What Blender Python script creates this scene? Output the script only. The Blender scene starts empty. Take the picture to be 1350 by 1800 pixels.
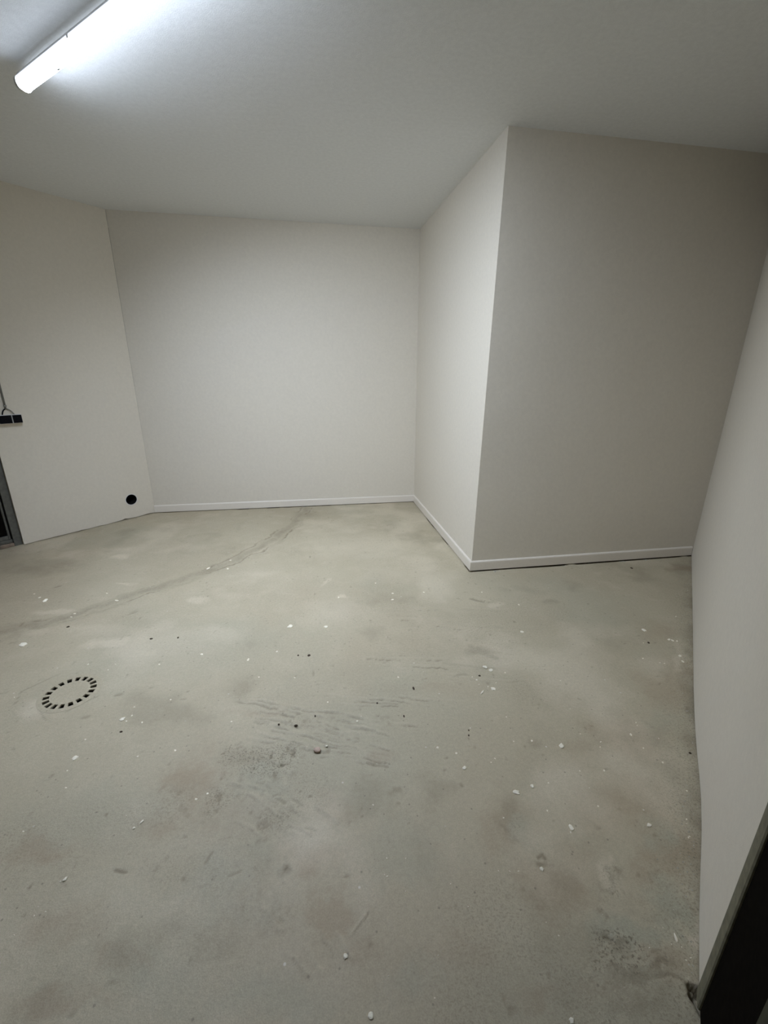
import bpy, bmesh, math, random
import numpy as np
from mathutils import Vector, Matrix
rnd = random.Random(7)
SC = bpy.context.scene
COL = SC.collection

# ---------------------------------------------------------------- camera
FPX, W_PX, H_PX = 756.92, 1350, 1800
CAM = np.array([0.0, 0.0, 1.42])
RM = np.array([[0.9849495, 0.16620247, 0.04744703],
               [-0.1728288, 0.9365401, 0.30505313],
               [0.00626454, -0.30865739, 0.95115265]])   # columns: right, forward, up
cd = bpy.data.cameras.new('camera')
cam = bpy.data.objects.new('camera', cd)
COL.objects.link(cam)
r_, f_, u_ = [Vector(RM[:, i]).normalized() for i in range(3)]
f_ = (f_).normalized(); r_ = f_.cross(u_).normalized(); u_ = r_.cross(f_)
m = Matrix(((r_.x, u_.x, -f_.x, 0), (r_.y, u_.y, -f_.y, 0), (r_.z, u_.z, -f_.z, CAM[2]), (0, 0, 0, 1)))
cam.matrix_world = m
cd.sensor_fit = 'VERTICAL'
cd.sensor_height = 36.0
cd.lens = 36.0 * FPX / H_PX
cd.clip_start = 0.02
SC.camera = cam

# ---------------------------------------------------------------- world, exposure
w = bpy.data.worlds.new('world'); SC.world = w; w.use_nodes = True
w.node_tree.nodes['Background'].inputs[0].default_value = (0.5, 0.55, 0.6, 1)
w.node_tree.nodes['Background'].inputs[1].default_value = 0.0
SC.view_settings.view_transform = 'Standard'
SC.view_settings.look = 'None'
SC.view_settings.gamma = 1.0
SC.view_settings.exposure = 0.0
SC.view_settings.use_curve_mapping = False
LAMP_COLOR = (0.865, 0.98, 1.17, 1)
LAMP_STRENGTH = 64.0      # the glowing diffuser
WING_POWER = (35.0, 9.5)  # watts of the area lights added under the diffuser, towards the jutting wall and away from it
WING_TILT, WING_SPREAD = math.radians(31), math.radians(132)

# ---------------------------------------------------------------- room measures (metres)
H = 2.734
A, B, C, D = (-1.618, 4.66), (1.178, 4.645), (1.166, 2.796), (3.075, 2.785)
AC, BC, CC, DC = (-1.617, 4.662), (1.160, 4.66), (1.187, 2.789), (3.085, 2.785)
DL = np.array([-0.71906, -0.69495])           # along the left wall, away from corner A
NL = np.array([0.69495, -0.71906])            # left wall normal, into the room
DR = np.array([-0.69376, -0.72021])           # along the right wall, from D towards the camera
NR = np.array([-0.72021, 0.69376])
E0 = np.array([0.870, 0.493])                 # where the right wall ends at the doorway


def F(u, v, z=0.0):
    """floor point seen in the photograph at u, v -> world x, y"""
    d = RM @ np.array([(u - 675) / FPX, 1, (900 - v) / FPX])
    t = (z - CAM[2]) / d[2]
    p = CAM + t * d
    return float(p[0]), float(p[1])


def px_size(x, y, n):
    p = RM.T @ (np.array([x, y, 0]) - CAM)
    return n * p[1] / FPX


# ---------------------------------------------------------------- materials
def new_mat(name):
    mt = bpy.data.materials.new(name); mt.use_nodes = True
    nt = mt.node_tree
    return mt, nt, nt.nodes['Principled BSDF']


def simple(name, col, rough=0.5, spec=0.5, metal=0.0, var=0.0, bump=0.0, scale=60):
    mt, nt, b = new_mat(name)
    b.inputs['Roughness'].default_value = rough
    b.inputs['Metallic'].default_value = metal
    b.inputs['Specular IOR Level'].default_value = spec
    tc = nt.nodes.new('ShaderNodeTexCoord')
    nz = nt.nodes.new('ShaderNodeTexNoise'); nz.inputs['Scale'].default_value = scale
    nz.inputs['Detail'].default_value = 4
    nt.links.new(tc.outputs['Object'], nz.inputs['Vector'])
    mr = nt.nodes.new('ShaderNodeMapRange')
    mr.inputs['From Min'].default_value = .3; mr.inputs['From Max'].default_value = .7
    mr.inputs['To Min'].default_value = 1 - var; mr.inputs['To Max'].default_value = 1 + var
    nt.links.new(nz.outputs['Fac'], mr.inputs['Value'])
    vm = nt.nodes.new('ShaderNodeVectorMath'); vm.operation = 'SCALE'
    vm.inputs[0].default_value = col
    nt.links.new(mr.outputs[0], vm.inputs['Scale'])
    nt.links.new(vm.outputs[0], b.inputs['Base Color'])
    if bump:
        bp = nt.nodes.new('ShaderNodeBump'); bp.inputs['Strength'].default_value = bump
        bp.inputs['Distance'].default_value = .002
        nt.links.new(nz.outputs['Fac'], bp.inputs['Height'])
        nt.links.new(bp.outputs[0], b.inputs['Normal'])
    return mt


def paint(name, col, rough=0.62, grain=0.25, wave=0.5, mott=0.035):
    """rolled wall paint: fine orange peel, broad trowel waves, faint mottling"""
    mt, nt, b = new_mat(name)
    b.inputs['Roughness'].default_value = rough
    b.inputs['Specular IOR Level'].default_value = 0.3
    tc = nt.nodes.new('ShaderNodeTexCoord')
    fine = nt.nodes.new('ShaderNodeTexNoise'); fine.inputs['Scale'].default_value = 210
    fine.inputs['Detail'].default_value = 3
    big = nt.nodes.new('ShaderNodeTexNoise'); big.inputs['Scale'].default_value = 3.2
    big.inputs['Detail'].default_value = 3
    mid = nt.nodes.new('ShaderNodeTexNoise'); mid.inputs['Scale'].default_value = 45
    mid.inputs['Detail'].default_value = 4
    for n in (fine, big, mid):
        nt.links.new(tc.outputs['Object'], n.inputs['Vector'])
    b1 = nt.nodes.new('ShaderNodeBump'); b1.inputs['Strength'].default_value = wave
    b1.inputs['Distance'].default_value = .012
    nt.links.new(big.outputs['Fac'], b1.inputs['Height'])
    b2 = nt.nodes.new('ShaderNodeBump'); b2.inputs['Strength'].default_value = grain
    b2.inputs['Distance'].default_value = .0015
    nt.links.new(fine.outputs['Fac'], b2.inputs['Height'])
    nt.links.new(b1.outputs[0], b2.inputs['Normal'])
    nt.links.new(b2.outputs[0], b.inputs['Normal'])
    add = nt.nodes.new('ShaderNodeMath'); add.operation = 'ADD'
    nt.links.new(mid.outputs['Fac'], add.inputs[0]); nt.links.new(fine.outputs['Fac'], add.inputs[1])
    mr = nt.nodes.new('ShaderNodeMapRange')
    mr.inputs['From Min'].default_value = .7; mr.inputs['From Max'].default_value = 1.3
    mr.inputs['To Min'].default_value = 1 - mott; mr.inputs['To Max'].default_value = 1 + mott
    nt.links.new(add.outputs[0], mr.inputs['Value'])
    vm = nt.nodes.new('ShaderNodeVectorMath'); vm.operation = 'SCALE'
    vm.inputs[0].default_value = col
    nt.links.new(mr.outputs[0], vm.inputs['Scale'])
    nt.links.new(vm.outputs[0], b.inputs['Base Color'])
    return mt


M_WALL = paint('white_wall_paint', (0.70, 0.645, 0.545))
M_CEIL = paint('white_ceiling_paint', (0.77, 0.78, 0.775), rough=.75, grain=.5, mott=.05)
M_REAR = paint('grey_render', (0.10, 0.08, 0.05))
M_BASE = simple('satin_white_skirting', (0.76, 0.70, 0.61), .32, .5, var=.02, bump=.1, scale=90)
M_STEEL = simple('grey_steel_profile', (0.13, 0.13, 0.115), .45, .4, .35, var=.2, bump=.3, scale=40)
M_OLIVE = simple('dusty_brown_frame', (0.16, 0.148, 0.10), .65, .3, 0, var=.22, bump=.5, scale=50)
M_BLACK = simple('matt_black_panel', (0.006, 0.005, 0.004), .95, .02, var=.3)
M_BLACKP = simple('black_plastic', (0.004, 0.004, 0.006), .5, .08, var=.1)
M_WHITEP = simple('white_plastic', (0.72, 0.71, 0.68), .4, .5, var=.03)
M_CABLE = simple('grey_conduit', (0.22, 0.22, 0.20), .5, .4, var=.1)
M_PIPE = simple('dark_pipe_inside', (0.012, 0.011, 0.010), .8, .1, var=.2)
M_PLASTER = simple('white_plaster_flake', (0.84, 0.79, 0.66), .8, .2, var=.12, bump=.6, scale=120)
M_CRUMB = simple('dark_crumb', (0.055, 0.038, 0.025), .8, .2, var=.3, bump=.5, scale=200)
M_STONE = simple('pinkish_stone', (0.50, 0.38, 0.31), .8, .2, var=.2, bump=.7, scale=90)
M_SILL = simple('dirty_threshold', (0.22, 0.17, 0.13), .75, .2, var=.4, bump=.7, scale=25)


def concrete(name, attrs=True):
    mt, nt, b = new_mat(name)
    N, Lk = nt.nodes, nt.links
    b.inputs['Specular IOR Level'].default_value = 0.35
    tc = N.new('ShaderNodeTexCoord')

    def noise(sc, det=5, rgh=.55, dist=0.0):
        n = N.new('ShaderNodeTexNoise'); n.inputs['Scale'].default_value = sc
        n.inputs['Detail'].default_value = det; n.inputs['Roughness'].default_value = rgh
        n.inputs['Distortion'].default_value = dist
        Lk.new(tc.outputs['Object'], n.inputs['Vector']); return n.outputs['Fac']

    def mrange(x, a, c, d, e):
        n = N.new('ShaderNodeMapRange'); Lk.new(x, n.inputs['Value'])
        for k, v in zip(('From Min', 'From Max', 'To Min', 'To Max'), (a, c, d, e)):
            n.inputs[k].default_value = v
        return n.outputs[0]

    def mix(fac, a, c, mode='MIX'):
        n = N.new('ShaderNodeMix'); n.data_type = 'RGBA'; n.blend_type = mode
        if isinstance(fac, float): n.inputs[0].default_value = fac
        else: Lk.new(fac, n.inputs[0])
        for i, x in ((6, a), (7, c)):
            if isinstance(x, tuple): n.inputs[i].default_value = x + (1,)
            else: Lk.new(x, n.inputs[i])
        return n.outputs[2]

    def attr(nm):
        n = N.new('ShaderNodeAttribute'); n.attribute_name = nm; return n.outputs['Fac']

    big = noise(1.3, 4, .5, .4); mid = noise(7, 6, .6, .5); sand = noise(260, 3, .6); grit = noise(75, 5, .65)
    base = mix(mrange(big, .38, .62, 0, 1), (0.425, 0.372, 0.265), (0.465, 0.412, 0.297))
    base = mix(mrange(mid, .5, .75, 0, .35), base, (0.52, 0.46, 0.34))
    if attrs:
        base = mix(attr('brown'), base, (0.355, 0.280, 0.190))
        base = mix(attr('bluegrey'), base, (0.37, 0.355, 0.265))
        base = mix(attr('pale'), base, (0.68, 0.60, 0.46))
        base = mix(attr('dark'), base, (0.17, 0.14, 0.09))
    v = N.new('ShaderNodeVectorMath'); v.operation = 'SCALE'
    Lk.new(base, v.inputs[0])
    mm = N.new('ShaderNodeMath'); mm.operation = 'MULTIPLY'
    Lk.new(mrange(sand, .3, .7, .90, 1.10), mm.inputs[0]); Lk.new(mrange(grit, .3, .7, .93, 1.07), mm.inputs[1])
    Lk.new(mm.outputs[0], v.inputs['Scale'])
    col = v.outputs[0]
    # tiny light specks and pin holes
    vo = N.new('ShaderNodeTexVoronoi'); vo.inputs['Scale'].default_value = 22
    Lk.new(tc.outputs['Object'], vo.inputs['Vector'])
    sp = N.new('ShaderNodeTexVoronoi'); sp.inputs['Scale'].default_value = 13
    Lk.new(tc.outputs['Object'], sp.inputs['Vector'])
    col = mix(mrange(vo.outputs['Distance'], .05, .09, .55, 0), col, (0.16, 0.14, 0.11))
    gate = N.new('ShaderNodeMath'); gate.operation = 'MULTIPLY'
    Lk.new(mrange(sp.outputs['Distance'], .03, .06, .8, 0), gate.inputs[0])
    Lk.new(mrange(mid, .5, .56, 0, 1), gate.inputs[1])
    col = mix(gate.outputs[0], col, (0.66, 0.63, 0.56))
    pits = noise(150, 3, .7)
    if attrs:
        pg = N.new('ShaderNodeMath'); pg.operation = 'MULTIPLY'
        Lk.new(mrange(pits, .51, .62, 0, .72), pg.inputs[0]); Lk.new(mrange(attr('rough'), .15, .9, 0, 1), pg.inputs[1])
        col = mix(pg.outputs[0], col, (0.13, 0.105, 0.07))
    Lk.new(col, b.inputs['Base Color'])
    Lk.new(mrange(mid, .3, .7, .62, .48), b.inputs['Roughness'])
    b1 = N.new('ShaderNodeBump'); b1.inputs['Strength'].default_value = .35; b1.inputs['Distance'].default_value = .006
    Lk.new(mid, b1.inputs['Height'])
    b2 = N.new('ShaderNodeBump'); b2.inputs['Distance'].default_value = .0025
    b2.inputs['Strength'].default_value = .35
    if attrs:
        ad = N.new('ShaderNodeMath'); ad.operation = 'MULTIPLY_ADD'
        Lk.new(attr('rough'), ad.inputs[0]); ad.inputs[1].default_value = .6; ad.inputs[2].default_value = .3
        Lk.new(ad.outputs[0], b2.inputs['Strength'])
    Lk.new(grit, b2.inputs['Height']); Lk.new(b1.outputs[0], b2.inputs['Normal'])
    b3 = N.new('ShaderNodeBump'); b3.inputs['Distance'].default_value = .0015; b3.inputs['Strength'].default_value = .45
    Lk.new(pits, b3.inputs['Height']); Lk.new(b2.outputs[0], b3.inputs['Normal'])
    Lk.new(b3.outputs[0], b.inputs['Normal'])
    return mt


M_FLOOR = concrete('worn_concrete_screed')
M_COVER = concrete('concrete_coloured_cover', False)


# ---------------------------------------------------------------- helpers
def link(name, me, mat, parent=None, smooth=False):
    o = bpy.data.objects.new(name, me); COL.objects.link(o)
    if mat and not me.materials: me.materials.append(mat)
    if parent: o.parent = parent
    if smooth:
        for p in me.polygons: p.use_smooth = True
    return o


def mesh(name, verts, faces):
    me = bpy.data.meshes.new(name); me.from_pydata([tuple(map(float, v)) for v in verts], [], faces); me.update()
    return me


def from_bm(name, bm, mat, parent=None, smooth=False):
    me = bpy.data.meshes.new(name)
    bmesh.ops.recalc_face_normals(bm, faces=bm.faces)
    bm.to_mesh(me); bm.free()
    return link(name, me, mat, parent, smooth)


def structure(o, label=None):
    o['kind'] = 'structure'
    if label: o['label'] = label
    return o


def tag(o, label, cat, group=None):
    o['label'] = label; o['category'] = cat
    if group: o['group'] = group
    return o


def empty(name, loc, rz=0.0):
    o = bpy.data.objects.new(name, None); COL.objects.link(o)
    o.location = loc; o.rotation_euler = (0, 0, rz); o.empty_display_size = .05
    return o


def add_box(bm, x0, x1, y0, y1, z0, z1, bev=0.0, seg=2):
    r = bmesh.ops.create_cube(bm, size=1)
    vs = r['verts']
    for v in vs:
        v.co = Vector(((x0 + x1) / 2 + v.co.x * (x1 - x0), (y0 + y1) / 2 + v.co.y * (y1 - y0), (z0 + z1) / 2 + v.co.z * (z1 - z0)))
    if bev:
        es = list({e for v in vs for e in v.link_edges})
        bmesh.ops.bevel(bm, geom=es, offset=bev, segments=seg, affect='EDGES', profile=.6)


def box(name, dims, mat, parent=None, bev=0.0):
    bm = bmesh.new(); add_box(bm, *dims, bev=bev)
    return from_bm(name, bm, mat, parent)


def tube_mesh(bm, pts, rad, n=10):
    """sweep a circle along points"""
    rings = []
    pts = [Vector(p) for p in pts]
    ref = Vector((0, 1, 0))
    for i, p in enumerate(pts):
        t = (pts[min(i + 1, len(pts) - 1)] - pts[max(i - 1, 0)]).normalized()
        a = t.cross(ref)
        if a.length < .1: a = t.cross(Vector((1, 0, 0)))
        a.normalize(); c = t.cross(a)
        rings.append([bm.verts.new(p + rad * (math.cos(k * 2 * math.pi / n) * a + math.sin(k * 2 * math.pi / n) * c)) for k in range(n)])
    for r0, r1 in zip(rings, rings[1:]):
        for k in range(n):
            bm.faces.new((r0[k], r0[(k + 1) % n], r1[(k + 1) % n], r1[k]))
    bm.faces.new(rings[0]); bm.faces.new(rings[-1])


def vnoise(x, y, sc, seed=0, octs=4, gain=.5):
    """fractal value noise, 0..1, on numpy arrays"""
    out = np.zeros_like(x); amp = 1; tot = 0
    for o in range(octs):
        xs, ys = x * sc + 37.1 * (seed + o), y * sc + 17.7 * (seed + 2 * o)
        xi, yi = np.floor(xs), np.floor(ys); fx, fy = xs - xi, ys - yi
        fx = fx * fx * (3 - 2 * fx); fy = fy * fy * (3 - 2 * fy)

        def h(a, c):
            q = np.sin(a * 127.1 + c * 311.7 + seed * 74.7) * 43758.5453
            return q - np.floor(q)
        v = (h(xi, yi) * (1 - fx) + h(xi + 1, yi) * fx) * (1 - fy) + (h(xi, yi + 1) * (1 - fx) + h(xi + 1, yi + 1) * fx) * fy
        out += amp * v; tot += amp; amp *= gain; sc *= 2.03
    return out / tot


def wall_grid(name, p0, p1, p0c, p1c, mat, n_out, z0=0.0, z1=H, step=.06, bulge=None, thick=.12, base=0.0, amp=.002, seed=1):
    """a plastered wall between two floor points and two ceiling points, gently uneven, with real thickness"""
    p0, p1, p0c, p1c = map(np.array, (p0, p1, p0c, p1c))
    L = np.linalg.norm(p1 - p0); nx = max(2, int(L / step)); nz = max(2, int((z1 - z0) / .12))
    n_out = np.array(n_out) / np.linalg.norm(n_out)
    V = []; Fc = []
    for j in range(nz + 1):
        for i in range(nx + 1):
            s = i / nx; z = z0 + (z1 - z0) * j / nz; k = z / H
            p = (p0 * (1 - s) + p1 * s) * (1 - k) + (p0c * (1 - s) + p1c * s) * k
            off = amp * float(vnoise(np.array([s * L]), np.array([z]), 1.4, seed, 2)[0] - .5) * (1 if 0 < i < nx else 0)
            if bulge: off += bulge(s * L)
            p = p + n_out * off
            zz = z
            if j == 0 and base: zz = z + base * (.35 + float(vnoise(np.array([s * L]), np.array([0.0]), 14, seed + 5, 3)[0]))
            V.append((p[0], p[1], zz))
    N1 = len(V)
    for v in list(V): V.append((v[0] + n_out[0] * thick, v[1] + n_out[1] * thick, v[2]))
    w_ = nx + 1
    for j in range(nz):
        for i in range(nx):
            a = j * w_ + i
            Fc.append((a, a + 1, a + w_ + 1, a + w_)); Fc.append((a + N1, a + w_ + N1, a + w_ + 1 + N1, a + 1 + N1))
    for i in range(nx):
        Fc.append((i, i + N1, i + 1 + N1, i + 1)); t = nz * w_
        Fc.append((t + i, t + i + 1, t + i + 1 + N1, t + i + N1))
    for j in range(nz):
        a = j * w_; Fc.append((a, a + w_, a + w_ + N1, a + N1))
        a = j * w_ + nx; Fc.append((a, a + N1, a + w_ + N1, a + w_))
    me = mesh(name, V, Fc)
    bm = bmesh.new(); bm.from_mesh(me); bmesh.ops.recalc_face_normals(bm, faces=bm.faces); bm.to_mesh(me); bm.free()
    return structure(link(name, me, mat, smooth=False))


# ================================================================ SETTING
# ---------------------------------------------------------------- floor (screed with its relief and stains)
DRAIN = (-1.140, 1.864)


def axis(lo, hi, a, b_, fine, coarse):
    xs = list(np.arange(lo, a, coarse)) + list(np.arange(a, b_, fine)) + list(np.arange(b_, hi + coarse, coarse))
    return np.array(xs)


xs = np.array(list(np.arange(-6.4, -2.75, .15)) + list(np.arange(-2.75, -.95, .009)) + list(np.arange(-.95, 1.35, .0052)) + list(np.arange(1.35, 3.2, .009)) + list(np.arange(3.2, 3.6, .15)))
ya = list(np.arange(-5.2, .35, .15)) + list(np.arange(.35, 1.8, .0046)) + list(np.arange(1.8, 3.2, .009)) + list(np.arange(3.2, 4.9, .011)) + [5.2]
ys = np.array(ya)
X, Y = np.meshgrid(xs, ys)
fine_zone = ((X > -2.8) & (X < 3.2) & (Y > .3) & (Y < 4.8)).astype(float)
hgt = (vnoise(X, Y, 1.1, 3, 4) - .5) * .006
WX = (vnoise(X, Y, 9, 11, 5, .6) - .5); WY = (vnoise(X, Y, 9, 12, 5, .6) - .5)
BN = [vnoise(X, Y, 7, 70 + k, 6, .68) - .5 for k in range(4)]
RN = [vnoise(X, Y, 20, 100 + k, 3) for k in range(3)]
brown = np.clip((vnoise(X, Y, .9, 21, 4) - .52) * 2.0, 0, .30)
blue = np.clip((vnoise(X, Y, 1.1, 31, 4) - .52) * 2.0, 0, .35)
pale = np.clip((vnoise(X, Y, 2.3, 41, 5) - .60) * 2.2, 0, .35)
dark = np.clip((vnoise(X, Y, 3.0, 51, 5) - .66) * 2.0, 0, .25)
rough = np.clip((vnoise(X, Y, 2.0, 61, 4) - .5) * 2, 0, .5)


def blob(arr, u, v, ru, rv, s, sharp=1.5, seed=1, rag=2.0, rot=0):
    """a stain: centre and half sizes as read in the photograph, laid out on the floor plane"""
    x, y = F(u, v); a = np.array(F(u + ru, v + rot)) - (x, y); c = np.array(F(u - rot * .3, v + rv)) - (x, y)
    Mi = np.linalg.inv(np.array([[a[0], c[0]], [a[1], c[1]]]))
    dx, dy = X - x + WX * .12, Y - y + WY * .12
    q = np.sqrt((Mi[0, 0] * dx + Mi[0, 1] * dy) ** 2 + (Mi[1, 0] * dx + Mi[1, 1] * dy) ** 2)
    nz = BN[seed % 4]
    k = np.clip((1.05 - q + nz * rag) * sharp, 0, 1) * (q < 2.2)
    np.maximum(arr, k * s, out=arr)
    return k


def line_mask(pts, wdt, warp=.03):
    """soft mask around a polyline given in photograph coordinates"""
    P = np.array([F(*p) for p in pts]) if len(pts[0]) == 2 else np.array(pts)
    out = np.zeros_like(X)
    for a, c in zip(P, P[1:]):
        x0, x1 = sorted((a[0], c[0])); y0, y1 = sorted((a[1], c[1])); m_ = .12
        j = np.where((ys > y0 - m_) & (ys < y1 + m_))[0]; i = np.where((xs > x0 - m_) & (xs < x1 + m_))[0]
        if len(i) == 0 or len(j) == 0: continue
        sl = (slice(j[0], j[-1] + 1), slice(i[0], i[-1] + 1))
        px, py = X[sl] + WX[sl] * warp - a[0], Y[sl] + WY[sl] * warp - a[1]
        d = c - a; t = np.clip((px * d[0] + py * d[1]) / (d @ d), 0, 1)
        dist = np.hypot(px - t * d[0], py - t * d[1])
        out[sl] = np.maximum(out[sl], np.clip(1.25 - dist / wdt, 0, 1))
    return out


# brownish and blue-grey areas of the screed
for u, v, ru, rv, s in [(355, 1370, 70, 60, .62), (300, 1450, 60, 30, .4), (440, 1440, 60, 60, .35), (590, 1420, 60, 45, .5),
                        (560, 1500, 80, 60, .62), (600, 1600, 80, 60, .62), (640, 1660, 50, 40, .45), (60, 1500, 60, 50, .6),
                        (90, 1620, 90, 60, .45), (70, 1760, 120, 50, .6), (880, 1440, 70, 80, .45), (960, 1560, 90, 90, .5),
                        (1100, 1420, 90, 70, .45), (1170, 1500, 60, 90, .55), (830, 1680, 90, 50, .4), (950, 1750, 130, 40, .6),
                        (1110, 1300, 110, 50, .4), (1180, 1200, 60, 60, .4), (740, 1210, 110, 14, .25), (670, 1335, 40, 18, .7),
                        (470, 1258, 60, 12, .4), (1180, 1700, 60, 50, .5), (1190, 1000, 30, 10, .7), (40, 968, 40, 6, .5),
                        (1160, 1110, 50, 30, .35), (780, 1500, 60, 40, .2), (220, 1690, 80, 30, .4)]:
    blob(brown, u, v, ru, rv, s * 1.1, 1.3, int(u) % 13)
for u, v, ru, rv, s in [(1165, 1600, 45, 60, .85), (1110, 1650, 70, 45, .8), (1145, 1480, 22, 60, .6), (470, 1370, 60, 50, .6),
                        (460, 1500, 60, 80, .45), (915, 1470, 40, 30, .5), (700, 1480, 90, 90, .4), (380, 1560, 100, 90, .45),
                        (250, 1720, 100, 80, .45), (560, 1360, 60, 30, .4), (1160, 1270, 40, 40, .35), (150, 1420, 150, 90, .3),
                        (480, 1740, 120, 60, .4), (740, 1740, 70, 60, .4)]:
    blob(blue, u, v, ru, rv, s * .9, 1.3, int(v) % 17)
# dusty pale smears
for u, v, ru, rv, s in [(190, 1130, 45, 14, .5), (60, 1245, 45, 22, .42), (250, 1150, 40, 12, .4), (215, 978, 20, 5, .55), (215, 1026, 20, 4, .55),
                        (345, 1055, 22, 8, .4), (640, 960, 130, 30, .28), (590, 1075, 90, 25, .25), (380, 1115, 60, 20, .28),
                        (600, 1050, 14, 6, .6), (570, 1020, 8, 10, .5), (870, 1065, 16, 6, .5), (888, 1125, 14, 5, .4), (780, 960, 20, 10, .4),
                        (1205, 1640, 12, 50, .55), (1060, 1540, 20, 30, .35), (1190, 1160, 16, 40, .5), (1150, 1170, 30, 20, .35), (300, 1135, 90, 50, .25),
                        (700, 1010, 90, 20, .2), (1225, 1735, 20, 10, .6), (460, 1010, 50, 10, .3), (160, 1105, 70, 10, .25), (100, 1075, 40, 6, .4), (60, 1110, 50, 10, .25)]:
    blob(pale, u, v, ru, rv, s, 1.3, int(u) % 11, 1.1)
# darker grime
for u, v, ru, rv, s in [(60, 1000, 70, 16, .30), (100, 990, 60, 12, .3), (1200, 1000, 26, 22, .35), (845, 1145, 26, 10, .35), (815, 1185, 24, 6, .25),
                        (950, 1650, 40, 30, .16), (1100, 1720, 60, 22, .45), (1150, 1712, 60, 10, .5), (1085, 1690, 30, 12, .4), (1120, 1765, 110, 30, .28), (950, 1510, 14, 10, .6),
                        (900, 1425, 24, 30, .3), (540, 905, 30, 8, .3), (620, 900, 60, 8, .14), (970, 1060, 14, 6, .3), (500, 1528, 12, 14, .45),
                        (180, 1750, 16, 6, .4), (145, 1265, 10, 6, .4), (1213, 1245, 10, 10, .6), (1130, 1600, 60, 20, .14), (950, 1315, 20, 14, .25),
                        (430, 1330, 60, 25, .22), (700, 1395, 14, 8, .35)]:
    blob(dark, u, v, ru, rv, s, 1.3, int(v) % 9, 1.2)
# rough, pitted zones: where the screed was scraped
rz = np.zeros_like(X)
for u, v, ru, rv, s in [(450, 1330, 90, 42, 1), (400, 1400, 90, 60, .7), (480, 1440, 80, 80, .6), (320, 1420, 60, 60, .5), (1100, 1690, 90, 40, 1),
                        (1070, 1570, 40, 30, .7), (450, 1600, 90, 90, .35), (900, 1480, 60, 70, .4), (290, 1520, 90, 60, .4), (560, 1270, 120, 20, .5),
                        (1180, 1560, 50, 90, .5)]:
    blob(rz, u, v, ru, rv, s, 1.4, int(u) % 7)
np.maximum(rough, rz, out=rough)
pit = np.clip((vnoise(X, Y, 48, 5, 3) - .60) * 5, 0, 1) * rz
hgt -= pit * .0045 * fine_zone
np.maximum(dark, pit * .75, out=dark)
lump = np.clip((vnoise(X, Y, 30, 8, 3) - .5) * 3, 0, 1) * rz
hgt += lump * .002 * fine_zone
# small random pits everywhere
p2 = np.clip((vnoise(X, Y, 40, 91, 2) - .83) * 8, 0, 1)
np.maximum(dark, p2 * .55, out=dark); hgt -= p2 * .002 * fine_zone

# the filled service trench that crosses the floor
TOP = [(530, 893), (505, 922), (480, 940), (455, 955), (430, 967), (405, 980), (365, 1000), (320, 1012), (280, 1028), (250, 1035), (215, 1045), (185, 1055), (140, 1068), (90, 1085), (40, 1095), (0, 1100), (-60, 1108)]
BOT = [(548, 892), (522, 925), (492, 950), (468, 968), (440, 975), (415, 990), (380, 1003), (345, 1012), (300, 1032), (260, 1045), (215, 1062), (170, 1078), (125, 1090), (80, 1100), (40, 1108), (0, 1124), (-60, 1140)]
brk = vnoise(X, Y, 5, 14, 3)
for pts, k in ((TOP, .8), (BOT, 1.0)):
    c = line_mask(pts, .009, .09) * np.clip((brk - .42) * 6, 0, 1)
    np.maximum(dark, c * .62 * k, out=dark); hgt -= c * .006 * k
    c = line_mask([(p[0], p[1] + 3) for p in pts], .03, .14) * np.clip((.62 - brk) * 4, 0, 1)
    np.maximum(dark, c * .2, out=dark)
MIDP = [((a[0] + c[0]) / 2, (a[1] + c[1]) / 2) for a, c in zip(TOP, BOT)]
strip = line_mask(MIDP, .050, .12)
np.maximum(dark, strip * np.clip(.02 + .42 * vnoise(X, Y, 10, 15, 5, .6), 0, .4), out=dark); hgt -= strip * .002
np.maximum(rough, strip * .5, out=rough)

# trowel ridges
ridges = [[(415, 1232), (470, 1243), (530, 1255)], [(440, 1262), (500, 1272), (560, 1286)], [(520, 1248), (590, 1254), (640, 1262)],
          [(570, 1222), (640, 1229), (735, 1237)], [(500, 1290), (560, 1302), (600, 1312)], [(575, 1312), (640, 1322), (690, 1330)],
          [(580, 1322), (640, 1333), (690, 1344)], [(655, 1312), (690, 1320)], [(640, 1328), (688, 1337)], [(690, 1272), (730, 1278)],
          [(480, 1278), (540, 1292)], [(610, 1298), (665, 1300)], [(650, 1342), (690, 1350)], [(470, 1255), (520, 1262)], [(600, 1240), (700, 1244)],
          [(450, 1290), (520, 1310)], [(545, 1270), (600, 1282)], [(660, 1170), (720, 1172), (790, 1174)], [(640, 1160), (780, 1160)],
          [(480, 1410), (540, 1440)], [(470, 1425), (520, 1455)], [(440, 1400), (500, 1430)], [(560, 1640), (590, 1680)], [(590, 1640), (620, 1680)],
          [(540, 1670), (570, 1705)], [(510, 1680), (540, 1710)], [(555, 1420), (600, 1445)], [(460, 1600), (490, 1640)], [(650, 1600), (620, 1640)],
          [(620, 1232), (700, 1240)], [(700, 1225), (760, 1232)], [(830, 1052), (880, 1062)], [(700, 1090), (790, 1092)], [(760, 1100), (850, 1110)],
          [(690, 1070), (760, 1072)], [(1070, 1540), (1090, 1580)], [(1085, 1535), (1100, 1575)]]
for k in range(34):           # many fine trowel lines side by side over the scraped field
    u0 = rnd.uniform(430, 640); v0 = 1235 + (u0 - 430) * .16 + rnd.uniform(-10, 75); ln = rnd.uniform(25, 90)
    ridges.append([(u0, v0), (u0 + ln * .5, v0 + ln * .09), (u0 + ln, v0 + ln * .20)])
for k in range(26):
    u0 = rnd.uniform(400, 520); v0 = rnd.uniform(1330, 1470); ln = rnd.uniform(12, 40)
    ridges.append([(u0, v0), (u0 + ln * .5, v0 + ln * .25), (u0 + ln, v0 + ln * .5)])
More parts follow.
